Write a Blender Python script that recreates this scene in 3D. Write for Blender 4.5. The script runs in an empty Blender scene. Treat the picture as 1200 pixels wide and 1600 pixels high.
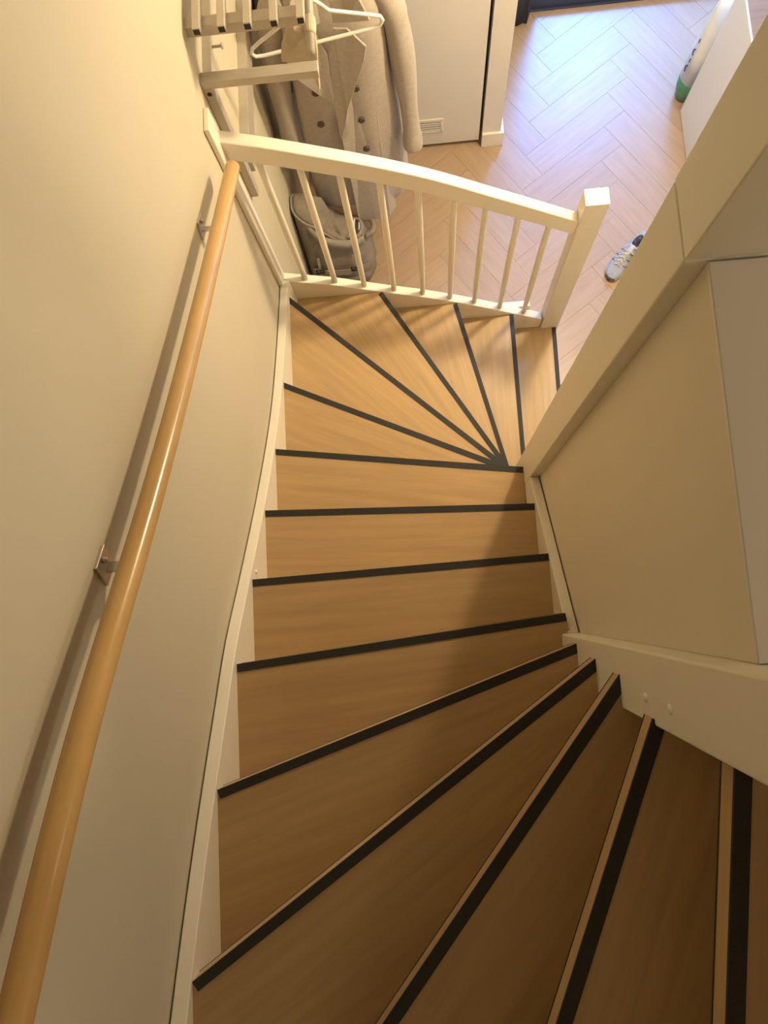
import bpy, bmesh, math, random
from mathutils import Vector, Matrix
random.seed(4)
SC = bpy.context.scene
COL = SC.collection

# ------------------------------------------------------------------ camera
cam_d = bpy.data.cameras.new('camera')
cam = bpy.data.objects.new('camera', cam_d)
COL.objects.link(cam)
cam_d.sensor_fit = 'VERTICAL'
cam_d.sensor_height = 32.0
cam_d.lens = 22.18
cam_d.clip_start = 0.02
def camera_axes():
    f = 1109.0
    down = Vector((682.4 - 600, 948.7 - 800, f)).normalized()
    up = -down
    y0 = Vector((0, -1, 0)); y0 = (y0 - up * y0.dot(up)).normalized()
    x0 = y0.cross(up)
    h = -0.065
    y = math.cos(h) * y0 + math.sin(h) * x0
    x = y.cross(up)
    return x, y, up
ax, ay, az = camera_axes()
M = Matrix((ax, ay, az))
right = M @ Vector((1, 0, 0)); upv = M @ Vector((0, -1, 0)); back = M @ Vector((0, 0, -1))
R = Matrix((right, upv, back)).transposed().to_4x4()
cam.matrix_world = Matrix.Translation((0.542, 0.0, 3.80)) @ R
SC.camera = cam

# ------------------------------------------------------------------ light and exposure
w = bpy.data.worlds.new('world'); SC.world = w; w.use_nodes = True
bg = w.node_tree.nodes['Background']
bg.inputs[0].default_value = (0.52, 0.72, 1.0, 1); bg.inputs[1].default_value = 3.0

def lamp(name, kind, loc, energy, color, **kw):
    d = bpy.data.lights.new(name, kind); d.energy = energy; d.color = color
    for k, v in kw.items(): setattr(d, k, v)
    o = bpy.data.objects.new(name, d); COL.objects.link(o); o.location = loc
    return o
HALL = (1.50, 1.84, 2.50)
lamp('hall_lamp_light', 'POINT', HALL, 88, (1.0, 0.785, 0.49), shadow_soft_size=0.07)
dl = lamp('daylight_through_front_door', 'AREA', (2.60, 6.6, 4.2), 430, (0.075, 0.30, 1.0), shape='DISK', size=1.3)
dl.rotation_euler = (Vector((2.60, 6.6, 4.2)) - Vector((1.6, 2.6, 0))).to_track_quat('Z', 'Y').to_euler()
UP = (2.2, 0.20, 3.42)
lamp('landing_fill_light', 'POINT', UP, 18, (1.0, 0.82, 0.60), shadow_soft_size=0.12)  # added fill light, unseen, brightens the landing edge board
SC.view_settings.view_transform = 'Standard'
SC.view_settings.look = 'None'
SC.view_settings.exposure = 0.22
SC.view_settings.gamma = 1.0
SC.view_settings.use_curve_mapping = False

# ------------------------------------------------------------------ materials
def mat(name, base, rough=0.5, var=0.0, scale=8.0, stretch=(1, 1, 1), bump=0.0, bscale=60.0, metallic=0.0, dark=None,
        rand=0.0, spec=0.5, sheen=0.0, transmission=0.0):
    m = bpy.data.materials.new(name); m.use_nodes = True
    nt = m.node_tree; n = nt.nodes; l = nt.links
    p = n['Principled BSDF']
    p.inputs['Base Color'].default_value = (*base, 1)
    p.inputs['Roughness'].default_value = rough
    p.inputs['Metallic'].default_value = metallic
    p.inputs['Specular IOR Level'].default_value = spec
    if sheen: p.inputs['Sheen Weight'].default_value = sheen
    if transmission: p.inputs['Transmission Weight'].default_value = transmission
    tc = n.new('ShaderNodeTexCoord'); mp = n.new('ShaderNodeMapping')
    mp.inputs['Scale'].default_value = stretch
    l.new(tc.outputs['Object'], mp.inputs['Vector'])
    vec = mp.outputs['Vector']
    if rand:
        oi = n.new('ShaderNodeObjectInfo'); ad = n.new('ShaderNodeVectorMath'); ad.operation = 'MULTIPLY_ADD'
        l.new(oi.outputs['Random'], ad.inputs[0]); ad.inputs[1].default_value = (37, 23, 11); l.new(vec, ad.inputs[2])
        vec = ad.outputs[0]
    col = None
    if var:
        nz = n.new('ShaderNodeTexNoise'); nz.inputs['Scale'].default_value = scale
        nz.inputs['Detail'].default_value = 6; nz.inputs['Roughness'].default_value = 0.6
        l.new(vec, nz.inputs['Vector'])
        cr = n.new('ShaderNodeValToRGB')
        d = dark if dark else tuple(c * (1 - var) for c in base)
        b = tuple(min(1, c * (1 + var * .5)) for c in base)
        cr.color_ramp.elements[0].position = .3; cr.color_ramp.elements[0].color = (*d, 1)
        cr.color_ramp.elements[1].position = .7; cr.color_ramp.elements[1].color = (*b, 1)
        l.new(nz.outputs['Fac'], cr.inputs['Fac'])
        col = cr.outputs['Color']
        if rand:
            hs = n.new('ShaderNodeHueSaturation'); mr = n.new('ShaderNodeMapRange')
            l.new(oi.outputs['Random'], mr.inputs['Value']); mr.inputs['To Min'].default_value = 1 - rand; mr.inputs['To Max'].default_value = 1 + rand
            l.new(mr.outputs[0], hs.inputs['Value']); l.new(col, hs.inputs['Color']); col = hs.outputs['Color']
        l.new(col, p.inputs['Base Color'])
    if bump:
        nb = n.new('ShaderNodeTexNoise'); nb.inputs['Scale'].default_value = bscale; nb.inputs['Detail'].default_value = 3
        l.new(vec, nb.inputs['Vector'])
        bp = n.new('ShaderNodeBump'); bp.inputs['Strength'].default_value = bump; bp.inputs['Distance'].default_value = 0.004
        l.new(nb.outputs['Fac'], bp.inputs['Height']); l.new(bp.outputs['Normal'], p.inputs['Normal'])
    return m
WALL = mat('painted wall', (0.58, 0.53, 0.41), 0.75, 0.03, 2.0, bump=0.05, bscale=90)
WHITE = mat('white satin paint', (0.83, 0.785, 0.68), 0.38, 0.02, 3.0, bump=0.02, bscale=40)
WHITE2 = mat('white lacquer board', (0.74, 0.71, 0.67), 0.45, 0.02, 3.0)
PANEL = mat('cream well panel paint', (0.74, 0.67, 0.54), 0.55, 0.03, 2.0)
CEIL = mat('ceiling plaster', (0.80, 0.77, 0.71), 0.85, 0.02, 3.0)
TREAD = mat('oak laminate tread', (0.51, 0.35, 0.18), 0.42, 0.15, 1.6, (1.6, 22, 22), 0.05, 18, rand=0.05)
PLANK = mat('oak floor plank', (0.44, 0.315, 0.215), 0.30, 0.10, 1.6, (2.2, 24, 24), 0.03, 14, rand=0.03)
SUB = mat('floor joint', (0.40, 0.29, 0.20), 0.7, 0.1, 20)
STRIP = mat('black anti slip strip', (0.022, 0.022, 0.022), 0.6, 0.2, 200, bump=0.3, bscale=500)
BEECH = mat('varnished beech', (0.58, 0.365, 0.145), 0.24, 0.16, 2.0, (14, 2.0, 2.0), rand=0.0)
STEEL = mat('brushed steel', (0.62, 0.60, 0.57), 0.3, 0.08, 60, metallic=0.9)
ALU = mat('satin aluminium', (0.50, 0.45, 0.385), 0.45, 0.05, 30, metallic=0.25)
HOLE = mat('dark hole', (0.03, 0.03, 0.03), 0.8, 0.1, 30)
PLASTIC = mat('white plastic', (0.80, 0.76, 0.70), 0.35, 0.02, 10)
WOOL = mat('taupe wool', (0.40, 0.35, 0.30), 0.9, 0.10, 60, bump=0.25, bscale=240, sheen=0.25, spec=0.2)
WOOLD = mat('charcoal wool', (0.10, 0.088, 0.08), 0.9, 0.2, 60, bump=0.25, bscale=240, spec=0.2)
SCARF = mat('beige scarf cloth', (0.50, 0.42, 0.32), 0.9, 0.10, 40, bump=0.25, bscale=260, spec=0.2)
BUTTON = mat('brown horn button', (0.075, 0.052, 0.038), 0.4, 0.3, 60)
CANVAS = mat('taupe canvas', (0.28, 0.24, 0.20), 0.85, 0.2, 24, bump=0.4, bscale=120, spec=0.2)
CANVASD = mat('dark bag lining', (0.06, 0.055, 0.052), 0.9, 0.2, 30)
WEB = mat('webbing strap', (0.30, 0.27, 0.23), 0.8, 0.15, 80, bump=0.2, bscale=300)
NAVY = mat('navy door paint', (0.035, 0.05, 0.11), 0.4, 0.1, 4)
CURT = mat('dark slate curtain', (0.06, 0.07, 0.085), 0.9, 0.2, 40, bump=0.3, bscale=200, spec=0.2)
SHOE = mat('pale grey mesh', (0.36, 0.39, 0.42), 0.8, 0.12, 200, bump=0.3, bscale=400)
SHOEW = mat('off white rubber', (0.54, 0.55, 0.55), 0.5, 0.05, 20)
SHOED = mat('dark shoe rubber', (0.07, 0.07, 0.08), 0.7, 0.2, 60)
GREEN = mat('green print', (0.07, 0.22, 0.12), 0.4, 0.12, 12)
BAGW = mat('white bag film', (0.72, 0.76, 0.80), 0.35, 0.05, 12)
INK = mat('dark print', (0.06, 0.07, 0.16), 0.5, 0.1, 20)
BROWN = mat('brown cabinet top', (0.24, 0.17, 0.10), 0.45, 0.15, 4, (1, 12, 12))
def clear_glass(name):
    m = bpy.data.materials.new(name); m.use_nodes = True
    n = m.node_tree.nodes; l = m.node_tree.links; n.remove(n['Principled BSDF'])
    t = n.new('ShaderNodeBsdfTransparent'); t.inputs[0].default_value = (.93, .96, .97, 1)
    gl = n.new('ShaderNodeBsdfGlossy'); gl.inputs['Roughness'].default_value = .02
    fc = n.new('ShaderNodeLayerWeight'); fc.inputs['Blend'].default_value = .5
    pw = n.new('ShaderNodeMath'); pw.operation = 'POWER'; l.new(fc.outputs['Facing'], pw.inputs[0]); pw.inputs[1].default_value = 4.0
    lw = n.new('ShaderNodeMath'); lw.operation = 'MULTIPLY_ADD'; l.new(pw.outputs[0], lw.inputs[0]); lw.inputs[1].default_value = .85; lw.inputs[2].default_value = .04
    mx = n.new('ShaderNodeMixShader'); l.new(lw.outputs[0], mx.inputs[0]); l.new(t.outputs[0], mx.inputs[1]); l.new(gl.outputs[0], mx.inputs[2])
    l.new(mx.outputs[0], n['Material Output'].inputs['Surface'])
    return m
GLASS = clear_glass('door glass')
def emissive(name, c, s):
    m = bpy.data.materials.new(name); m.use_nodes = True
    p = m.node_tree.nodes['Principled BSDF']
    p.inputs['Base Color'].default_value = (.8, .8, .8, 1)
    p.inputs['Emission Color'].default_value = (*c, 1); p.inputs['Emission Strength'].default_value = s
    return m
GLOW = emissive('lit lamp glass', (1, 0.8, 0.5), 4)

# ------------------------------------------------------------------ helpers
def new_obj(name, bm, m, parent=None, loc=None, rotz=0.0, smooth=False, bevel=0.0, seg=2):
    bmesh.ops.recalc_face_normals(bm, faces=bm.faces)
    me = bpy.data.meshes.new(name); bm.to_mesh(me); bm.free()
    if smooth:
        for p in me.polygons: p.use_smooth = True
    o = bpy.data.objects.new(name, me); COL.objects.link(o)
    me.materials.append(m)
    if parent: o.parent = parent
    if loc is not None: o.location = loc
    o.rotation_euler.z = rotz
    if bevel:
        b = o.modifiers.new('bevel', 'BEVEL'); b.width = bevel; b.segments = seg; b.limit_method = 'ANGLE'; b.angle_limit = math.radians(40)
        for p in me.polygons: p.use_smooth = True
        o.modifiers.new('normals', 'WEIGHTED_NORMAL')
    return o
def thing(name, label, cat, loc=(0, 0, 0), rotz=0, group=None):
    o = bpy.data.objects.new(name, None); COL.objects.link(o); o.location = loc; o.rotation_euler.z = rotz
    o.empty_display_size = 0.05
    o['label'] = label; o['category'] = cat
    if group: o['group'] = group
    return o
def tag(o, label, cat, group=None):
    o['label'] = label; o['category'] = cat
    if group: o['group'] = group
    return o
def struct(o): o['kind'] = 'structure'; return o
def addbox(bm, lo, hi, rot=None, piv=None):
    vs = [bm.verts.new((x, y, z)) for x in (lo[0], hi[0]) for y in (lo[1], hi[1]) for z in (lo[2], hi[2])]
    for f in ((0, 1, 3, 2), (4, 6, 7, 5), (0, 4, 5, 1), (2, 3, 7, 6), (0, 2, 6, 4), (1, 5, 7, 3)):
        bm.faces.new([vs[i] for i in f])
    if rot is not None: bmesh.ops.rotate(bm, verts=vs, cent=piv or (0, 0, 0), matrix=rot)
    return vs
def box(name, lo, hi, m, parent=None, bevel=0.0, **kw):
    c = Vector([(a + b) / 2 for a, b in zip(lo, hi)])
    bm = bmesh.new(); addbox(bm, Vector(lo) - c, Vector(hi) - c)
    return new_obj(name, bm, m, parent, loc=c, bevel=bevel, **kw)
def addprism(bm, poly, z0, z1):
    a = [bm.verts.new((x, y, z0)) for x, y in poly]; b = [bm.verts.new((x, y, z1)) for x, y in poly]
    bm.faces.new(a); bm.faces.new(b)
    n = len(a)
    for i in range(n): bm.faces.new((a[i], a[(i + 1) % n], b[(i + 1) % n], b[i]))
def addextr(bm, pts, off):
    """closed 3-D polygon pts extruded by vector off"""
    off = Vector(off)
    a = [bm.verts.new(p) for p in pts]; b = [bm.verts.new(Vector(p) + off) for p in pts]
    bm.faces.new(a); bm.faces.new(b); n = len(a)
    for i in range(n): bm.faces.new((a[i], a[(i + 1) % n], b[(i + 1) % n], b[i]))
def loft(bm, rings, cap=True, closed=True):
    vr = [[bm.verts.new(p) for p in r] for r in rings]
    n = len(vr[0])
    for a, b in zip(vr, vr[1:]):
        for i in range(n if closed else n - 1):
            bm.faces.new((a[i], a[(i + 1) % n], b[(i + 1) % n], b[i]))
    if cap and closed:
        bm.faces.new(vr[0]); bm.faces.new(vr[-1])
    return vr
def smoothpath(pts, sub=6):
    pts = [Vector(p) for p in pts]; out = []
    for i in range(len(pts) - 1):
        p0 = pts[max(i - 1, 0)]; p1 = pts[i]; p2 = pts[i + 1]; p3 = pts[min(i + 2, len(pts) - 1)]
        for k in range(sub):
            t = k / sub
            out.append(0.5 * ((2 * p1) + (p2 - p0) * t + (2 * p0 - 5 * p1 + 4 * p2 - p3) * t * t + (3 * p1 - p0 - 3 * p2 + p3) * t ** 3))
    out.append(pts[-1]); return out
def tube(bm, pts, rad, n=10, closed=False):
    pts = [Vector(p) for p in pts]; N = len(pts); rings = []
    up = None
    for i, p in enumerate(pts):
        if closed: t = (pts[(i + 1) % N] - pts[i - 1]).normalized()
        else: t = (pts[min(i + 1, N - 1)] - pts[max(i - 1, 0)]).normalized()
        if up is None:
            up = Vector((0, 0, 1)) if abs(t.z) < .9 else Vector((1, 0, 0))
        u = (up - t * up.dot(t)).normalized(); v = t.cross(u); up = u
        r = rad[i] if isinstance(rad, (list, tuple)) else rad
        rings.append([p + r * (math.cos(2 * math.pi * k / n) * u + math.sin(2 * math.pi * k / n) * v) for k in range(n)])
    if closed: rings.append(rings[0])
    if closed:
        vr = [[bm.verts.new(q) for q in r] for r in rings[:-1]]
        for a in range(N):
            A = vr[a]; B = vr[(a + 1) % N]
            for i in range(n): bm.faces.new((A[i], A[(i + 1) % n], B[(i + 1) % n], B[i]))
    else: loft(bm, rings)
def ribbon(bm, pts, widthvec, thick):
    """flat strap along pts with half-width vector and thickness along the local normal"""
    pts = [Vector(p) for p in pts]; wv = Vector(widthvec); rings = []
    for i, p in enumerate(pts):
        t = (pts[min(i + 1, len(pts) - 1)] - pts[max(i - 1, 0)]).normalized()
        nrm = t.cross(wv).normalized() * thick / 2
        rings.append([p + wv + nrm, p - wv + nrm, p - wv - nrm, p + wv - nrm])
    loft(bm, rings)

# ------------------------------------------------------------------ the room shell
r = 0.19
X0, YB = -0.037, -0.96
XR, YF = 2.75, 3.44
struct(box('wall_left', (-0.16, YB - .1, -0.05), (X0, 3.6, 5.4), WALL))
struct(box('wall_back', (X0, YB - .12, -0.05), (XR, YB - .001, 5.4), WALL))
struct(box('wall_right', (XR, YB - .1, -0.05), (XR + .1, 3.6, 5.4), WALL))
# far wall with the closet door, pillar end and front door wall
bm = bmesh.new()
addbox(bm, (X0, 2.62, 0), (0.10, 2.72, 2.72)); addbox(bm, (0.10, 2.62, 2.08), (0.968, 2.72, 2.72))
addbox(bm, (0.968, 2.62, 0), (1.07, 2.72, 2.72)); addbox(bm, (0.97, 2.72, 0), (1.07, 3.56, 2.72))
struct(new_obj('wall_far', bm, WHITE2))
bm = bmesh.new()
addbox(bm, (1.07, YF, 0), (1.30, YF + .12, 2.72)); addbox(bm, (2.68, YF, 0), (XR, YF + .12, 2.72)); addbox(bm, (1.30, YF, 2.25), (2.68, YF + .12, 2.72))
struct(new_obj('wall_front', bm, WALL))
struct(box('wall_closet', (X0, 3.45, 0), (0.97, 3.56, 2.72), WALL))
struct(box('wall_near', (0.985, 0.40, 0), (XR, 0.515, 2.72), WALL))
bm = bmesh.new()
addbox(bm, (X0, 1.51, 2.72), (1.34, 3.56, 2.945)); addbox(bm, (1.34, 0.518, 2.72), (XR, 3.56, 2.945)); addbox(bm, (0.985, -0.197, 2.72), (XR, 0.518, 2.9345)); addbox(bm, (1.125, YB, 2.72), (XR, -0.1975, 2.9345))
struct(new_obj('ceiling', bm, CEIL))
struct(box('ceiling_upper', (X0, YB, 5.4), (XR, 1.7, 5.5), CEIL))
struct(box('wall_upper', (X0, 1.51, 2.946), (XR, 1.62, 5.4), WALL))
# landing edge board beside the newel and the landing itself
struct(box('trim_1', (0.904, -0.085, 2.9345), (1.42, 0.405, 2.943), WHITE2, bevel=0.002))
struct(box('floor_upper', (1.42, YB, 2.946), (XR, 1.50, 3.035), TREAD))

# hall floor: base plus herringbone planks, each plank its own part
floor = struct(box('floor', (X0, YB, -0.06), (XR, 3.56, -0.0022), SUB))
fl = floor.location.copy()
PL, PW = 0.60, 0.15
ang = math.radians(35)
ca, sa = math.cos(ang), math.sin(ang)
clipx = (X0 + .001, XR - .001); clipy = (0.53, YF - .001)
def clip_poly(poly):
    def cut(P, axis, val, keep_gt):
        out = []
        for i in range(len(P)):
            a, b = P[i], P[(i + 1) % len(P)]
            ia = (a[axis] >= val) if keep_gt else (a[axis] <= val); ib = (b[axis] >= val) if keep_gt else (b[axis] <= val)
            if ia: out.append(a)
            if ia != ib:
                t = (val - a[axis]) / (b[axis] - a[axis]); out.append((a[0] + t * (b[0] - a[0]), a[1] + t * (b[1] - a[1])))
        return out
    for axis, lo, hi in ((0, *clipx), (1, *clipy)):
        poly = cut(poly, axis, lo, True)
        if len(poly) < 3: return []
        poly = cut(poly, axis, hi, False)
        if len(poly) < 3: return []
    return poly
g = 0.00028
n_ = int(PL / PW)
def plank(u, v, horiz):
    du, dv = (PL, PW) if horiz else (PW, PL)
    q = [(u + g, v + g), (u + du - g, v + g), (u + du - g, v + dv - g), (u + g, v + dv - g)]
    P = [(1.3 + ca * a - sa * b, 2.4 + sa * a + ca * b) for a, b in q]
    P = clip_poly(P)
    if len(P) < 3: return
    cx = sum(p[0] for p in P) / len(P); cy = sum(p[1] for p in P) / len(P)
    if cy < 1.36 and cx < 1.0: return
    if cx < 0.95 and cy > 2.75: return
    th = ang if horiz else ang + math.pi / 2
    c, s = math.cos(-th), math.sin(-th)
    L = [((x - cx) * c - (y - cy) * s, (x - cx) * s + (y - cy) * c) for x, y in P]
    area = abs(sum(L[i][0] * L[(i + 1) % len(L)][1] - L[(i + 1) % len(L)][0] * L[i][1] for i in range(len(L)))) / 2
    if area < 0.002: return
    bm = bmesh.new(); addprism(bm, L, -0.0021, random.uniform(-.0003, 0.0))
    top = [e for e in bm.edges if all(v.co.z > -0.001 for v in e.verts)]
    bmesh.ops.bevel(bm, geom=top, offset=0.0006, segments=1, affect='EDGES')
    new_obj('plank', bm, PLANK, floor, loc=(cx - fl.x, cy - fl.y, -fl.z), rotz=th)
for row in range(-40, 40):
    for k in range(-8, 9):
        # herringbone lattice: the pair (horizontal, vertical) repeated along the diagonal
        u = row * PW + k * 2 * PL * 0; v = row * PW
        plank(u + k * PL * 2 / 2 * 1.0 + k * 0, v - k * PL, True)
        plank(u + k * PL + PL, v - k * PL - PL + PW, False)

# skirting on the pillar end
struct(box('baseboard_far', (0.966, 2.602, 0), (1.088, 2.6195, 0.108), WHITE, bevel=0.003))
struct(box('baseboard_pillar', (1.0705, 2.62, 0), (1.088, 3.43, 0.108), WHITE, bevel=0.003))
# closet door
d2 = box('door_2', (0.105, 2.628, 0.035), (0.952, 2.668, 2.075), WHITE2, bevel=0.002); struct(d2)
dloc = d2.location
bm = bmesh.new()
cx_, cz_ = 0.664, 0.196
for zz in (-.046, .046): addbox(bm, (-.078, -.006, zz - .006), (.078, 0, zz + .006))
for xx in (-.078, .078): addbox(bm, (xx - .007, -.006, -.05), (xx + .007, 0, .05))
vent = new_obj('vent_grille', bm, WHITE, d2, loc=(cx_ - dloc.x, 2.6275 - dloc.y, cz_ - dloc.z))
for k in range(5):
    bm = bmesh.new(); addbox(bm, (-.072, -.005, -.0045), (.072, -.001, .0045))
    s = new_obj('slat', bm, WHITE2, vent, loc=(0, 0, -.034 + k * .017))
bm = bmesh.new(); addbox(bm, (-.072, -.0012, -.041), (.072, -.0002, .041)); new_obj('vent_slot', bm, HOLE, vent)

# front door with glazing
d1 = struct(box('door_1', (1.31, YF + .002, 0.012), (2.67, YF + .047, 0.075), NAVY, bevel=.003))
for nm, lo, hi in (('stile', (1.31, YF + .002, .076), (1.365, YF + .047, 2.235)), ('stile', (2.605, YF + .002, .076), (2.67, YF + .047, 2.235)), ('daylight_block_panel', (1.366, YF + .002, 2.0), (2.604, YF + .047, 2.235))):  # unseen panel over the pane, deepened to keep daylight off the newel
    o = box(nm, lo, hi, NAVY, bevel=.003); o.parent = d1; o.location -= d1.location
o = box('pane', (1.366, YF + .022, .076), (2.604, YF + .028, 1.999), GLASS); o.parent = d1; o.location -= d1.location
struct(box('door_threshold', (1.30, YF - .012, 0.0), (2.68, YF + .10, 0.0115), NAVY, bevel=.002)).name = 'trim_2'

# ------------------------------------------------------------------ the winder staircase
st = thing('staircase', 'winding oak laminate staircase with black step edges and white railing', 'staircase')
NOSE = {1: ((1.256, 1.424), (1.244, .52)), 2: ((1.017, 1.424), (1.018, .52)), 3: ((.731, 1.424), (.935, .525)), 4: ((.388, 1.424), (.905, .56)),
        5: ((0, 1.345), (.878, .537)), 6: ((0, .905), (.875, .497)), 7: ((0, .595), (.875, .468)), 8: ((0, .345), (.875, .311)), 9: ((0, .111), (.875, .136)),
        10: ((0, -.122), (.875, -.034)), 11: ((0, -.398), (.868, -.100)), 12: ((0, -.725), (.868, -.119)), 13: ((.205, -.955), (.862, -.137)),
        14: ((.530, -.955), (.859, -.186)), 15: ((.788, -.955), (.903, -.20)), 16: ((1.02, -.955), (1.0, -.20))}
def uphill(k):
    A, B = NOSE[k]; d = Vector((B[0] - A[0], B[1] - A[1])).normalized()
    n = Vector((d.y, -d.x))          # 90 deg turned: uphill for left-to-inner direction
    return d, n
for k in range(1, 17):
    A, B = NOSE[k]; A = Vector(A); B = Vector(B); d, n = uphill(k)
    z = k * r
    if k < 16:
        A2, B2 = (Vector(q) for q in NOSE[k + 1]); d2_, n2 = uphill(k + 1)
        poly = [A, B]
        poly.append(B2 + n2 * .09); poly.append(A2 + n2 * .09)
        if k == 4: poly.append(Vector((0, 1.424)))
        if k == 12: poly.append(Vector((0, -.955)))
        if k in (5, 6, 7, 8, 9, 10, 11): poly[3].x = 0
        if k in (13, 14, 15): poly[3].y = -.955
        if k == 12: poly[3].y = -.955
        if k == 4: poly[3] = Vector((0, 1.25))
        if k in (1, 2, 3): poly[3].y = 1.424
    else:
        poly = [A, B, Vector((1.42, -.20)), Vector((1.42, -.955))]
    org = (A + B) / 2; th = math.atan2(d.y, d.x)
    loc2 = [((p - org).dot(d), (p - org).dot(Vector((-d.y, d.x)))) for p in poly]
    bm = bmesh.new(); addprism(bm, loc2, -.042, 0)
    t = new_obj('tread', bm, TREAD, st, loc=(org.x, org.y, z), rotz=th)
    L = (B - A).length / 2
    bm = bmesh.new()
    addprism(bm, [(-L, .0008), (L, .0008), (L, -.0205), (-L, -.0205)], -.004, .0016)
    new_obj('nosing_strip', bm, STRIP, t)
    bm = bmesh.new(); addprism(bm, [(-L, .0006), (L, .0006), (L, -.004), (-L, -.004)], -.0465, -.0422)  # black strip drawn for the shade line under the tread lip
    new_obj('lip_shade_line', bm, STRIP, t)
    # riser set back under the nosing
    bm = bmesh.new(); addprism(bm, [(-L, -.055), (L, -.055), (L, -.067), (-L, -.067)], -r + .0005, -.0425)
    new_obj('riser', bm, TREAD, st, loc=(org.x, org.y, z), rotz=th)
# wall-side stringer
top = [(1.424, .965), (1.18, 1.05), (.918, 1.160), (.765, 1.238), (.599, 1.345), (.37, 1.518), (.122, 1.728), (-.058, 1.886), (-.209, 1.986), (-.391, 2.102), (-.549, 2.196), (-.72, 2.288), (-.95, 2.402)]
sm = [(p.x, p.y) for p in smoothpath([(a, b, 0) for a, b in top], 4)]
pts = [(0, a, b) for a, b in sm] + [(0, a, max(b - .42, .0)) for a, b in reversed(sm)]
bm = bmesh.new(); addextr(bm, pts, (-.033, 0, 0)); new_obj('wall_stringer', bm, WHITE, st, bevel=.003)
# stringer along the back wall (upper turn)
pts = [(.0, YB + .001, 2.40), (.5, YB + .001, 2.68), (1.0, YB + .001, 3.0), (1.0, YB + .001, 2.6), (.5, YB + .001, 2.25), (.0, YB + .001, 2.0)]
bm = bmesh.new(); addextr(bm, pts, (0, .004, 0)); new_obj('back_stringer', bm, WHITE, st)
# outer stringer under the balustrade
stop = [(-.033, .945), (.178, .865), (.396, .752), (.57, .668), (.74, .572), (.88, .482), (1.019, .388), (1.174, .285)]
sbot = [(1.174, .01), (.9, .10), (.5, .33), (-.033, .60)]
bm = bmesh.new(); addextr(bm, [(a, 1.425, b) for a, b in stop + sbot], (0, .04, 0)); new_obj('outer_stringer', bm, WHITE, st, bevel=.003)
bm = bmesh.new(); addextr(bm, [(x, 1.4655, z) for x, z in [(-.03, 0), (1.104, 0), (1.104, .372), (-.03, .372)]], (0, .030, 0)); new_obj('understair_panel', bm, WHITE, st, bevel=.002)
# lower newel at the foot, half newel on the wall, banister rail
box('newel_post', (1.176, 1.415, 0.0), (1.266, 1.483, 1.338), WHITE, st, bevel=.004)
box('half_newel', (-.0365, 1.387, .93), (-.020, 1.46, 1.972), WHITE, st, bevel=.003)
rt = [(-.03, 1.868), (.117, 1.812), (.266, 1.747), (.403, 1.685), (.545, 1.614), (.673, 1.540), (.809, 1.452), (.98, 1.342), (1.178, 1.212)]
rs = [(p.x, p.y) for p in smoothpath([(a, b, 0) for a, b in rt], 4)]
rings = []
for i, (a, b) in enumerate(rs):
    hgt = .088 + .008 * (a / 1.17)
    rings.append([(a, 1.425, b - hgt), (a, 1.425, b), (a, 1.467, b), (a, 1.467, b - hgt)])
bm = bmesh.new(); loft(bm, rings); new_obj('banister_rail', bm, WHITE, st, bevel=.005, seg=3)
def interp(tab, x):
    for (a, b), (c, d) in zip(tab, tab[1:]):
        if a <= x <= c: return b + (d - b) * (x - a) / (c - a)
    return tab[-1][1]
for xb in (.064, .188, .311, .441, .571, .698, .816, .945, 1.072):
    zt = interp(rs, xb) - .085; zb = interp(stop, xb) - .01
    bm = bmesh.new(); N = 8
    tube(bm, [(0, 0, zb + (zt - zb) * i / N) for i in range(N + 1)], [.0115 + .0018 * math.sin(math.pi * i / N) for i in range(N + 1)], 14)
    new_obj('baluster', bm, WHITE, st, loc=(xb, 1.446, 0), smooth=True)
# inner newels with the stringer and the panel between them
box('inner_newel', (.875, .408, .9), (.982, .517, 2.9425), WHITE, st, bevel=.004)
box('upper_newel', (.875, .4075, 2.945), (.9825, .5175, 3.92), WHITE, st, bevel=.003)
box('landing_newel', (.861, -.198, 1.35), (.965, -.086, 3.92), WHITE, st, bevel=.005)
for yy, zz in ((-.159, 2.625), (-.160, 2.746)):
    bm = bmesh.new(); bmesh.ops.create_uvsphere(bm, u_segments=12, v_segments=6, radius=.0078, matrix=Matrix.Diagonal((.6, 1, 1.35, 1)))
    new_obj('screw_cap', bm, WHITE, st, loc=(.861, yy, zz), smooth=True)
bm = bmesh.new(); bmesh.ops.create_uvsphere(bm, u_segments=12, v_segments=6, radius=.0075, matrix=Matrix.Diagonal((.6, 1, 1.3, 1)))
new_obj('screw_cap', bm, WHITE, st, loc=(.0005, .137, 1.665), smooth=True)
ist = [(.409, 1.475), (.38, 1.52), (-.086, 1.915)]
bm = bmesh.new(); addextr(bm, [(.8755, a, b) for a, b in [(.407, 1.47), (-.086, 1.905), (-.086, 1.45), (.407, 1.05)]], (.029, 0, 0))
new_obj('inner_stringer', bm, WHITE, st, bevel=.003)
bm = bmesh.new(); addextr(bm, [(.908, a, b) for a, b in [(.4075, 1.30), (.4075, 2.934), (-.0855, 2.934), (-.0855, 1.60)]], (.03, 0, 0))
new_obj('well_panel', bm, PANEL, st)
# short inner stringer of the lowest steps
bm = bmesh.new(); addextr(bm, [(x, .519, z) for x, z in [(.983, .62), (1.27, .24), (1.27, .0), (.983, 0)]], (0, .003, 0)); new_obj('foot_stringer', bm, WHITE, st)

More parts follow.
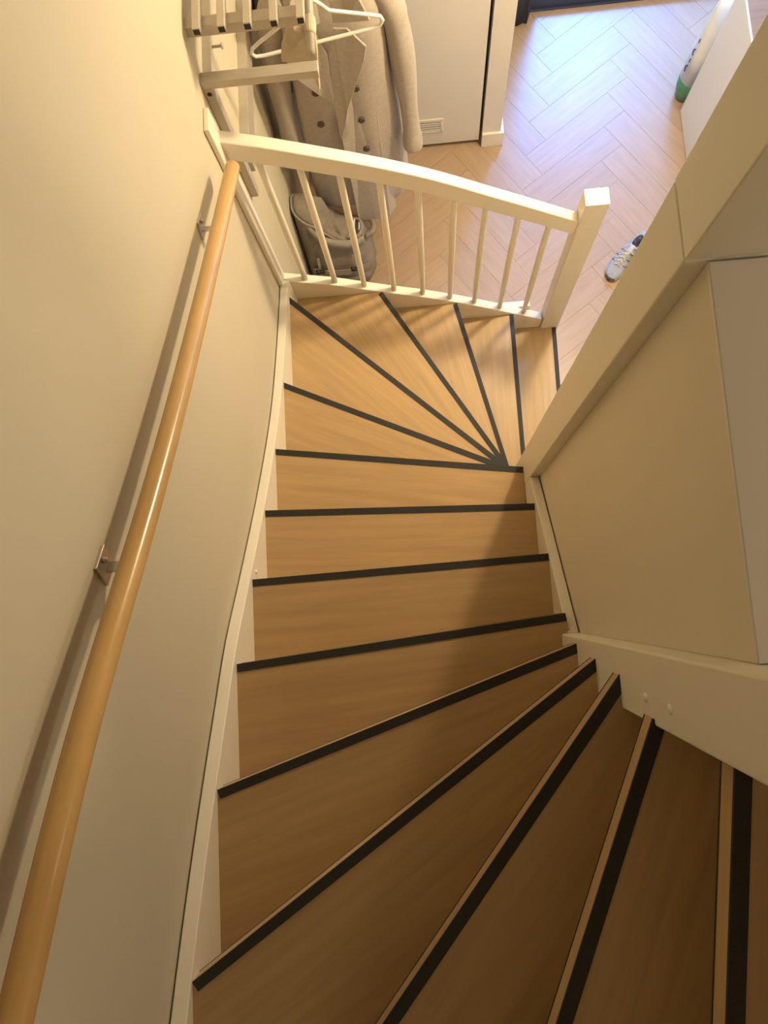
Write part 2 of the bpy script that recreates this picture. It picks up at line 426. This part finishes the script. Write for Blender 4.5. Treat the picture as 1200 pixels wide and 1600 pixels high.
# ------------------------------------------------------------------ wall handrail
hr = thing('handrail', 'round varnished beech handrail on steel brackets along the left wall', 'handrail', (.037, 1.29, 1.935))
hp = [(1.285, 1.940), (1.06, 2.062), (.775, 2.222), (.552, 2.352), (.367, 2.462), (.211, 2.562), (.079, 2.652), (-.022, 2.728), (-.157, 2.822), (-.28, 2.884), (-.372, 2.932), (-.445, 2.962), (-.62, 3.06), (-.90, 3.22)]
# light smoothing so the rail bends evenly
for _ in range(2):
    hp = [hp[0]] + [((hp[i - 1][0] + 2 * hp[i][0] + hp[i + 1][0]) / 4, (hp[i - 1][1] + 2 * hp[i][1] + hp[i + 1][1]) / 4) for i in range(1, len(hp) - 1)] + [hp[-1]]
path = smoothpath([(0, a - 1.29, b - 1.935) for a, b in hp], 4)
d0 = (path[0] - path[1]).normalized()
RR = .0213
capn = [path[0] + d0 * (RR * .8 * math.sin(q)) for q in (1.5, 1.2, .8, .4)]
capr = [RR * math.cos(q) + .0005 for q in (1.5, 1.2, .8, .4)]
bm = bmesh.new(); tube(bm, capn + path, capr + [RR] * len(path), 20)
bar = new_obj('rail', bm, BEECH, hr, smooth=True)
def rail_z(y):
    for (a, b), (c, d) in zip(hp, hp[1:]):
        if c <= y <= a: return b + (d - b) * (a - y) / (a - c)
for yb in (1.068, .105, -.75):
    zc = rail_z(yb)
    bm = bmesh.new(); rot = Matrix.Rotation(math.radians(-32), 3, 'X')
    addbox(bm, (-.003, -.026, -.026), (.003, .026, .026), rot)
    br = new_obj('bracket', bm, STEEL, hr, loc=(X0 + .0032 - .037, yb - 1.29, zc - .045 - 1.935), bevel=.001)
    bm = bmesh.new(); addbox(bm, (.003, -.011, -.009), (.070, .011, -.005), rot); new_obj('arm', bm, STEEL, br)
    bm = bmesh.new(); tube(bm, [(.066, 0, -.008), (.072, 0, .03)], .006, 10); new_obj('pin', bm, STEEL, br, smooth=True)
    bm = bmesh.new(); tube(bm, [(.003, .008, .013), (.010, .008, .013)], .0055, 10); new_obj('screw', bm, STEEL, br, smooth=True)

# ------------------------------------------------------------------ coat rack on the left wall
rk = thing('coat_rack', 'aluminium wall coat rack with square shelf bars and hanging rail', 'coat rack', (X0, 1.55, 1.40))
def rp(name, lo, hi, m=ALU, parent=None, bevel=.0015):
    o = box(name, lo, hi, m, parent or rk, bevel=bevel); o.location -= Vector((X0, 1.55, 1.40)); return o
def hole(parent, loc, sz, axis):
    bm = bmesh.new(); a = [sz, sz, sz]; a[axis] = .0006; addbox(bm, [-v for v in a], a)
    o = new_obj('tube_hollow', bm, HOLE, parent, loc=Vector(loc) - Vector((X0, 1.55, 1.40)) - parent.location); return o  # flat dark plate draws the shaded inside of the open tube
def rails(y):
    u = rp('upright', (-.036, y - .017, 1.425), (-.008, y + .017, 1.968))
    hole(u, (-.022, y, 1.4245), .010, 2)
    bm = bmesh.new(); tube(bm, [(0, 0, 0), (0, -.002, 0)], .007, 10)
    new_obj('bolt', bm, HOLE, u, loc=Vector((-.022, y - .017, 1.95)) - Vector((X0, 1.55, 1.40)) - u.location, smooth=True)
    rp('arm', (-.036, y - .017, 1.9685), (.305, y + .017, 1.996))
rails(1.535); rails(2.585)
rp('wall_rail', (-.039, 1.562, 1.955), (-.009, 2.566, 1.968))
rp('wall_rail', (-.039, 1.585, 1.475), (-.004, 2.60, 1.565))
bm = bmesh.new(); tube(bm, [(.290, 1.563, 2.012), (.290, 2.566, 2.012)], .0125, 14)
new_obj('hanging_rail', bm, ALU, rk, loc=-Vector((X0, 1.55, 1.40)), smooth=True)
for yc in (1.603, 2.55):
    rp('shelf_bearer', (-.039, yc - .02, 2.085), (.285, yc + .014, 2.118))
for i, xc in enumerate((.002, .070, .140, .211, .283)):
    s = rp('shelf_bar', (xc - .0105, 1.556, 2.1185), (xc + .0105, 2.60, 2.1425))
    hole(s, (xc, 1.5558, 2.1305), .0085, 1)
for yc in (1.66, 1.95, 2.2):
    bm = bmesh.new(); tube(bm, [(-.009, 0, 0), (.020, 0, 0), (.0202, 0, 0), (.024, 0, 0)], [.004, .004, .009, .009], 10)
    new_obj('peg', bm, ALU, rk, loc=Vector((0, yc, 1.962)) - Vector((X0, 1.55, 1.40)), smooth=True)

# white hanger, empty
hg = thing('clothes_hanger', 'empty white plastic clothes hanger on the rack rail', 'hanger', (.290, 1.742, 1.87), math.radians(9))
H = [(-.03, 0, .105), (-.175, 0, .028), (-.20, 0, .012), (-.206, 0, -.006), (-.197, 0, -.020), (-.17, 0, -.024), (.17, 0, -.024), (.197, 0, -.020), (.206, 0, -.004), (.20, 0, .012), (.175, 0, .024), (.05, 0, .078), (.03, 0, .105), (.012, 0, .125), (-.012, 0, .125)]
bm = bmesh.new(); tube(bm, H, .0055, 10, closed=True); new_obj('frame', bm, PLASTIC, hg, smooth=True)
bm = bmesh.new(); tube(bm, smoothpath([(0, 0, .125), (0, 0, .135), (.008, 0, .145), (.0165, 0, .152), (.012, 0, .161), (0, 0, .1645), (-.012, 0, .161), (-.0165, 0, .152)], 4), .0027, 8); new_obj('hook', bm, PLASTIC, hg, smooth=True)

# beige scarf folded over the rail
bm = bmesh.new()
P = [(.276, 2.012), (.245, 2.02), (.218, 2.0), (.196, 1.955), (.187, 1.917), (.212, 1.903), (.24, 1.904), (.258, 1.900), (.268, 1.85), (.283, 1.785), (.290, 1.86), (.300, 1.94), (.304, 2.012)]
n = len(P); A = []
for yy in (1.630, 1.640, 1.652, 1.664):
    k = 1 if yy in (1.640, 1.652) else .96
    A.append([(.25 + (x - .25) * k + .0, yy + .006 * math.sin(x * 60) + .05 * max(0, 1.95 - z) * -.4, 1.93 + (z - 1.93) * k) for x, z in P])
loft(bm, A)
tube(bm, [(.290, yy, 2.012) for yy in (1.618, 1.622, 1.645, 1.672, 1.676)], [.0135, .017, .0185, .017, .0135], 14)
scarf = new_obj('scarf', bm, SCARF, smooth=False)
be = scarf.modifiers.new('bevel', 'BEVEL'); be.width = .004; be.segments = 2; be.limit_method = 'ANGLE'
tag(scarf, 'folded beige scarf draped over the near end of the rack rail', 'scarf')

# ------------------------------------------------------------------ coats
def coat(name, label, m, loc, lapels=True, sc=1.0):
    """coat hanging from its hanger, facing -y; origin at the hem centre, z = 0 at the hem"""
    c = thing(name, label, 'coat', loc)
    prof = [(0.00, .235, .115), (.15, .238, .12), (.35, .232, .118), (.55, .222, .112), (.75, .208, .108), (.92, .195, .108), (1.05, .190, .112), (1.15, .192, .105), (1.215, .182, .085), (1.265, .135, .062), (1.30, .070, .045), (1.315, .055, .04)]
    N = 48; rings = []
    for z, a, b in prof:
        ring = []
        fold = max(0, 1 - z / 1.0)
        for i in range(N):
            t = 2 * math.pi * i / N
            cx, sy = math.cos(t), math.sin(t)
            x = a * abs(cx) ** .75 * (1 if cx > 0 else -1); y = b * abs(sy) ** .75 * (1 if sy > 0 else -1)
            k = 1 + fold * (.10 * math.sin(5 * t + 1.3) + .07 * math.sin(9 * t + .4))
            ring.append((x * (1 + (k - 1) * .35), y * k, z))
        rings.append(ring)
    bm = bmesh.new(); loft(bm, rings)
    body = new_obj('body', bm, m, c, smooth=True)
    sub = body.modifiers.new('sub', 'SUBSURF'); sub.levels = 1; sub.render_levels = 1
    for s in (-1, 1):
        P = [(s * .165, .0, 1.228), (s * .200, -.005, 1.195), (s * .226, -.012, 1.11), (s * .243, -.02, .98), (s * .254, -.03, .82), (s * .262, -.05, .66), (s * .268, -.07, .53), (s * .270, -.08, .47)]
        P = smoothpath(P, 5)
        rad = []
        for i in range(len(P)):
            u = i / (len(P) - 1)
            rad.append((.040 + .016 * min(1, u * 4)) - .021 * u + .004 * math.sin(14 * u + 1) * (u > .3) + .004 * (u > .85))
        rad[-1] = .030
        bm = bmesh.new(); tube(bm, P, rad, 18)
        for v in bm.verts: v.co.y = v.co.y * 1.12
        new_obj('sleeve', bm, m, c, smooth=True)
    if lapels:
        # front edge, lapels and collar: cloth panels lying proud of the front
        def cloth(nm, P, th=.008, parent=c, mm=m):
            bm = bmesh.new()
            vs = [bm.verts.new(p) for p in P]
            f = bm.faces.new(vs)
            bmesh.ops.triangulate(bm, faces=[f])
            bmesh.ops.subdivide_edges(bm, edges=bm.edges, cuts=2, use_grid_fill=True)
            o = new_obj(nm, bm, mm, parent)
            so = o.modifiers.new('solid', 'SOLIDIFY'); so.thickness = th; so.offset = 0
            be = o.modifiers.new('bev', 'BEVEL'); be.width = .002; be.segments = 2
            return o
        F = -.118
        # overlapping right front with its free edge
        cloth('front_panel', [(-.032, F - .018, .70), (-.030, F - .020, .35), (-.026, F - .022, -.005), (.06, F - .022, -.005), (.13, F - .012, -.005), (.165, F + .04, -.005), (.165, F + .05, .75), (.125, F + .03, .84), (.04, F + .02, .86)], .010)
        cloth('lapel', [(-.036, F - .028, .64), (-.005, F - .030, .72), (.020, F - .044, .84), (.060, F - .050, .96), (.108, F - .052, 1.09), (.122, F - .052, 1.155), (.062, F - .028, 1.215), (.015, F - .022, 1.215), (-.018, F - .020, 1.10), (-.030, F - .022, .90)], .008)
        cloth('lapel', [(-.034, F - .012, .83), (-.085, F - .036, .925), (-.155, F - .042, 1.03), (-.172, F - .036, 1.11), (-.12, F - .022, 1.195), (-.06, F - .008, 1.22), (-.026, F - .006, 1.08)], .008)
        cloth('collar', [(.062, F - .020, 1.232), (.145, F - .034, 1.245), (.115, F - .020, 1.325), (.055, F + .05, 1.365), (.012, F + .02, 1.30), (.018, F - .008, 1.222)], .009)
        cloth('collar', [(-.062, F - .014, 1.222), (-.145, F - .026, 1.235), (-.115, F - .012, 1.325), (-.055, F + .05, 1.365), (-.032, F + .02, 1.30), (-.03, F - .002, 1.222)], .009)
        for bx, bz in ((-.098, .915), (-.106, .735), (.060, .925), (.063, .745), (-.108, .55), (.066, .56)):
            bm = bmesh.new(); tube(bm, [(0, .004, 0), (0, -.004, 0), (0, -.0065, 0), (0, -.0050, 0)], [.0155, .0155, .012, .009], 16)
            new_obj('button', bm, BUTTON, c, loc=(bx, (F - .026) if bx > 0 else (F - .020), bz), smooth=True)
    bm = bmesh.new(); tube(bm, smoothpath([(-.19, 0, 1.235), (-.06, 0, 1.30), (0, 0, 1.315), (.06, 0, 1.30), (.19, 0, 1.235)], 4), .011, 10)
    h = new_obj('hanger_bar', bm, PLASTIC, c, smooth=True)
    return c
co = coat('overcoat', 'long taupe double breasted overcoat hanging from the rack with wide lapels', WOOL, (.300, 2.135, .40))
bm = bmesh.new(); tube(bm, smoothpath([(0, 0, 1.315), (0, 0, 1.57), (-.006, 0, 1.60), (-.012, 0, 1.625), (-.025, 0, 1.620)], 4), .0028, 8); new_obj('hanger_hook', bm, STEEL, co, smooth=True)
cd = coat('overcoat', 'dark charcoal coat hanging behind the taupe overcoat on the rack', WOOLD, (.270, 2.45, .42), lapels=False)
bm = bmesh.new(); tube(bm, smoothpath([(0, 0, 1.315), (0, 0, 1.55), (.006, 0, 1.58), (.018, 0, 1.605)], 4), .0028, 8); new_obj('hanger_hook', bm, STEEL, cd, smooth=True)

# ------------------------------------------------------------------ canvas bag on the floor
bgt = thing('canvas_bag', 'slumped taupe canvas bag on the hall floor below the coats', 'bag', (.145, 1.965, 0))
rings = []
N = 40
for z, ex, a, b, y0 in ((0.0, 0, .165, .125, 0), (.03, 0, .180, .14, 0), (.10, .0, .184, .15, -.01), (.18, 0, .180, .148, -.012), (.26, -.005, .176, .132, 0.0), (.33, -.01, .168, .105, -.005), (.385, -.015, .158, .078, -.015)):
    ring = []
    for i in range(N):
        t = 2 * math.pi * i / N; cx, sy = math.cos(t), math.sin(t)
        x = ex + a * abs(cx) ** .6 * (1 if cx > 0 else -1); y = y0 + b * abs(sy) ** .6 * (1 if sy > 0 else -1)
        kk = 1 + .025 * math.sin(6 * t + z * 25) + .02 * math.sin(11 * t - z * 18)
        lift = .30 * max(0, (-x / .18 + .3)) * (z / .385) ** 2
        ring.append((x * kk if x > -.15 else x, y * kk, z + lift * .75))
    rings.append(ring)
bm = bmesh.new(); loft(bm, rings)
body = new_obj('body', bm, CANVAS, bgt, smooth=True)
bm = bmesh.new()
capr = [rings[-1]] + [[(p[0] * k + .004, p[1] * k + .008, p[2] + dz) for p in rings[-1]] for k, dz in ((.93, .012), (.75, .016), (.5, .004), (.2, -.01))]
loft(bm, capr); new_obj('top_cover', bm, CANVAS, bgt, smooth=True)
bm = bmesh.new(); tube(bm, [(p[0], p[1], p[2] + .004) for p in rings[-1]], .006, 8, closed=True); new_obj('rim', bm, WEB, bgt, smooth=True)
bm = bmesh.new()
op = [(.092 + .050 * math.cos(2 * math.pi * i / 18), -.020 + .056 * math.sin(2 * math.pi * i / 18), .402 + .012 * math.cos(2 * math.pi * i / 18)) for i in range(18)]
loft(bm, [op, [(p[0], p[1], p[2] + .010) for p in op]]); new_obj('opening', bm, CANVASD, bgt, smooth=True)
bm = bmesh.new(); tube(bm, [(p[0], p[1], p[2] + .010) for p in op], .009, 8, closed=True); new_obj('opening_edge', bm, WEB, bgt, smooth=True)
for kx in (.075, .098, .125):
    bm = bmesh.new(); ribbon(bm, smoothpath([(kx, -.068, .405), (kx + .004, -.02, .424), (kx + .008, .025, .42)], 4), (.004, 0, 0), .004); new_obj('zip_tape', bm, PLASTIC, bgt)
bm = bmesh.new(); tube(bm, smoothpath([(.155, -.045, .375), (.188, -.035, .38), (.20, .0, .385), (.185, .04, .385), (.15, .05, .38)], 5), [.015] * 21, 10); new_obj('grab_loop', bm, CANVAS, bgt, smooth=True)
bm = bmesh.new(); ribbon(bm, smoothpath([(-.165, -.04, .66), (-.08, -.112, .53), (.0, -.118, .452), (.09, -.100, .40), (.145, -.075, .39)], 6), (.0, .012, .018), .008); new_obj('flap_band', bm, WEB, bgt, smooth=True)
for z0 in (.155, .245):
    bm = bmesh.new(); ribbon(bm, smoothpath([(-.14, -.148, z0), (-.05, -.170, z0 + .005), (.06, -.170, z0 + .004), (.16, -.140, z0)], 5), (0, .004, .014), .005); new_obj('strap', bm, WEB, bgt)
for kx in (-.10, .085):
    bm = bmesh.new()
    for lo, hi in (((-.022, -.006, .012), (.022, .0, .018)), ((-.022, -.006, -.018), (.022, .0, -.012)), ((-.022, -.006, -.018), (-.016, .0, .018)), ((.016, -.006, -.018), (.022, .0, .018)), ((-.003, -.007, -.018), (.003, -.001, .018))): addbox(bm, lo, hi)
    new_obj('buckle', bm, CANVASD, bgt, loc=(kx, -.176, .285))
    bm = bmesh.new(); ribbon(bm, [(kx, -.178, .22), (kx, -.168, .30), (kx, -.142, .36)], (.007, 0, 0), .004); new_obj('buckle_strap', bm, WEB, bgt)

# ------------------------------------------------------------------ running shoe
sh = thing('running_shoe', 'single pale grey running shoe with laces on the hall floor', 'shoe', (1.700, 1.842, 0), math.atan2(-.24, -.215))
tabw = [(0, .018), (.03, .026), (.12, .034), (.3, .036), (.5, .039), (.68, .048), (.82, .047), (.92, .037), (.97, .026), (1.0, .010)]
SL = .300
def wid(u): return interp(tabw, u)
U = [0, .015, .05, .12, .2, .3, .4, .5, .6, .7, .78, .86, .92, .96, .985, 1.0]
def curve_y(u): return -.010 * math.sin(math.pi * min(1, max(0, (u - .2) / .8)))
def shoering(u, zlo, zhi, wsc, n=16, pw=.7):
    x = (u - .5) * SL; wv = wid(u) * wsc; out = []
    for i in range(n):
        t = 2 * math.pi * i / n; c, s = math.cos(t), math.sin(t)
        out.append((x, curve_y(u) + wv * abs(c) ** pw * (1 if c > 0 else -1), (zlo + zhi) / 2 + (zhi - zlo) / 2 * abs(s) ** pw * (1 if s > 0 else -1)))
    return out
spring = lambda u: .012 * max(0, (u - .75) / .25) ** 2
bm = bmesh.new(); loft(bm, [shoering(u, spring(u) + .001, .026 + spring(u) * .7, 1.06, pw=.45) for u in U]); new_obj('midsole', bm, SHOEW, sh, smooth=True)
bm = bmesh.new(); loft(bm, [shoering(u, spring(u), .008 + spring(u), 1.03, pw=.4) for u in U]); new_obj('outsole', bm, SHOED, sh, smooth=True)
topt = [(0, .088), (.06, .092), (.14, .080), (.25, .072), (.36, .080), (.46, .088), (.56, .080), (.7, .064), (.84, .052), (.94, .044), (1, .032)]
bm = bmesh.new(); loft(bm, [shoering(u, .018, interp(topt, u), .97, pw=.8) for u in U]); new_obj('upper', bm, SHOE, sh, smooth=True)
bm = bmesh.new(); loft(bm, [[(x, y, z) for x, y, z in shoering(u, .0185, interp(topt, u) * .86, 1.0, pw=.7)] for u in (.90, .94, .975, 1.0)]); new_obj('toe_cap', bm, SHOEW, sh, smooth=True)
bm = bmesh.new(); loft(bm, [shoering(u, .014 + .0 * u, .036, 1.08, pw=.6) for u in (.955, .975, .99, 1.0, 1.006)]); new_obj('toe_bumper', bm, SHOED, sh, smooth=True)
bm = bmesh.new()
cl = []
for i in range(20):
    t = 2 * math.pi * i / 20; u = .22 + .15 * math.cos(t); x = (u - .5) * SL
    cl.append((x, .026 * math.sin(t), interp(topt, u) + .001 - .002 * abs(math.sin(t))))
tube(bm, cl, .006, 8, closed=True); new_obj('collar', bm, SHOE, sh, smooth=True)
bm = bmesh.new(); loft(bm, [[(p[0] * .98 - .001, p[1] * .92, p[2] + .001) for p in cl], [(p[0] * .7 - .022, p[1] * .4, p[2] - .004) for p in cl]]); new_obj('opening', bm, SHOED, sh, smooth=True)
bm = bmesh.new(); ribbon(bm, smoothpath([((.72 - .5) * SL, curve_y(.72), .0600), ((.6 - .5) * SL, curve_y(.6), .0755), ((.46 - .5) * SL, 0, .093), ((.36 - .5) * SL, 0, .104)], 4), (0, .013, 0), .004); new_obj('tongue', bm, SHOEW, sh, smooth=True)
for i in range(5):
    u = .47 + .065 * i
    x = (u - .5) * SL; zt = interp(topt, u) + .003; cy = curve_y(u)
    bm = bmesh.new(); tube(bm, smoothpath([(x, cy - .024, zt - .010), (x + .006, cy, zt + .003), (x + .012, cy + .024, zt - .010)], 4), .0026, 6); new_obj('lace', bm, SHOEW, sh, smooth=True)
    bm = bmesh.new(); tube(bm, smoothpath([(x + .012, cy - .024, zt - .010), (x + .006, cy, zt + .005), (x, cy + .024, zt - .010)], 4), .0026, 6); new_obj('lace', bm, SHOEW, sh, smooth=True)
for s in (-1, 1):
    bm = bmesh.new(); x = (.42 - .5) * SL
    tube(bm, smoothpath([(x, 0, .096), (x - .012, s * .022, .100), (x + .008, s * .036, .092), (x + .022, s * .020, .094), (x, 0, .097)], 4), .0024, 6); new_obj('lace_bow', bm, SHOEW, sh, smooth=True)
    for i in range(6):
        u = .42 + .055 * i; x = (u - .5) * SL; wv = wid(u); zt = interp(topt, u); cy = curve_y(u)
        bm = bmesh.new()
        pts = []
        for a in (12, 28, 44, 58):
            c_, s2 = math.cos(math.radians(a)) ** .8, math.sin(math.radians(a)) ** .8
            pts.append((x + .010 * (a - 35) / 35, cy + s * (wv * .97 * c_ + .001), (.018 + zt) / 2 + (zt - .018) / 2 * s2 + .0005))
        tube(bm, pts, .0020, 6); new_obj('side_rib', bm, SHOED if i % 2 else SHOEW, sh, smooth=True)

# ------------------------------------------------------------------ white cabinet, printed bag, curtain, paper scrap
cb = thing('shoe_cabinet', 'low white shoe cabinet standing in the hall behind the stair post', 'cabinet', (2.10, 1.6, 0))
def cp(name, lo, hi, m, bevel=.002):
    o = box(name, lo, hi, m, cb, bevel=bevel); o.location -= Vector((2.10, 1.6, 0)); return o
cp('body', (2.104, 1.60, .03), (2.44, 2.70, .826), WHITE2)
cp('plinth', (2.125, 1.62, 0), (2.43, 2.68, .03), HOLE)
cp('front', (2.094, 1.60, .008), (2.1038, 2.148, .842), WHITE2)
cp('front', (2.094, 2.152, .008), (2.1038, 2.703, .842), WHITE2)
cp('top', (2.1045, 1.60, .8262), (2.44, 2.70, .838), BROWN)

sb = thing('carrier_bag', 'white plastic bag with green bottom and dark lettering beside the white cabinet', 'bag', (2.20, 2.80, 0))
rings = []
for z, a, b in ((.10, .09, .03), (.115, .125, .06), (.16, .135, .075), (.25, .14, .078), (.45, .138, .07), (.60, .132, .05), (.70, .125, .02), (.76, .12, .008)):
    rings.append([(a * abs(math.cos(t)) ** .7 * (1 if math.cos(t) > 0 else -1) * (1 + .02 * math.sin(7 * t + 20 * z)), b * abs(math.sin(t)) ** .7 * (1 if math.sin(t) > 0 else -1), z) for t in [2 * math.pi * i / 28 for i in range(28)]])
rings0 = [[(p[0], p[1], p[2] - .10) for p in rg] for rg in rings]
bm = bmesh.new(); loft(bm, rings0[3:]); new_obj('upper_bag', bm, BAGW, sb, smooth=True)
bm = bmesh.new(); loft(bm, rings0[:4]); new_obj('green_base', bm, GREEN, sb, smooth=True)
for i, (zz, tt) in enumerate(((.24, 3.30), (.30, 3.40), (.35, 3.34), (.43, 3.42))):
    # curved print marks on the side facing the hall
    bm = bmesh.new(); P = []
    for q in range(7):
        al = -1.2 + 2.4 * q / 6 if i % 2 == 0 else (-.5 + q / 6)
        P.append((-.1435 - .001 + .004 * (zz > .34), .022 * math.cos(al) * (1 if i % 2 == 0 else .3) - .03, zz + .022 * math.sin(al)))
    tube(bm, P, .0035, 6); new_obj('printed_mark', bm, INK, sb, smooth=True)
sc_ = bmesh.new(); addprism(sc_, [(-.018, .018), (.022, .02), (-.004, -.03)], 0, .0012)
tag(new_obj('paper_scrap', sc_, BAGW, loc=(2.125, 2.765, .0005)), 'tiny white paper scrap on the floor at the cabinet corner', 'paper')

# dark curtain hanging at the door side
bm = bmesh.new(); rings = []
for z in (.006, .3, .8, 1.4, 2.0, 2.3):
    ring = []
    nf = 26
    for i in range(nf): ring.append((1.10 + .185 * i / (nf - 1), 3.352 + .008 * math.sin(i * .62 + .3) , z))
    for i in reversed(range(nf)): ring.append((1.10 + .205 * i / (nf - 1), 3.405 + .008 * math.sin(i * .62 + .3), z))
    rings.append(ring)
loft(bm, rings)
tag(new_obj('curtain', bm, CURT, smooth=True), 'dark slate curtain hanging beside the navy front door', 'curtain')
bm = bmesh.new(); tube(bm, [(1.09, 3.372, 2.315), (1.30, 3.372, 2.315)], .012, 10)
cr_ = new_obj('curtain_rod', bm, STEEL, smooth=True); tag(cr_, 'short steel curtain rod above the dark slate curtain', 'rod')

# ------------------------------------------------------------------ lamps
cl_ = thing('ceiling_lamp', 'round flush ceiling lamp lighting the hall', 'lamp', (HALL[0], HALL[1], 2.719))
bm = bmesh.new(); tube(bm, [(0, 0, 0), (0, 0, -.03)], .13, 28); new_obj('base', bm, WHITE, cl_, smooth=False)
bm = bmesh.new(); tube(bm, [(0, 0, -.03), (0, 0, -.05), (0, 0, -.07), (0, 0, -.08)], [.11, .105, .08, .03], 28); new_obj('diffuser', bm, GLOW, cl_, smooth=True)
cl2 = thing('landing_fill_lamp', 'added unseen white lamp with a glass bowl on the upper landing floor', 'lamp', (UP[0], UP[1], 3.0355))  # unseen fixture made up to carry the added fill light
bm = bmesh.new(); tube(bm, [(0, 0, 0), (0, 0, .012), (0, 0, .02)], [.075, .075, .03], 24); new_obj('base', bm, WHITE, cl2)
bm = bmesh.new(); tube(bm, [(0, 0, .018), (0, 0, .20)], .010, 12); new_obj('stem', bm, STEEL, cl2, smooth=True)
bm = bmesh.new(); loft(bm, [[(q * math.cos(t), q * math.sin(t), zz) for t in [2 * math.pi * i / 24 for i in range(24)]] for q, zz in ((.02, .19), (.06, .20), (.085, .225), (.095, .25))]); new_obj('diffuser', bm, GLOW, cl2, smooth=True)
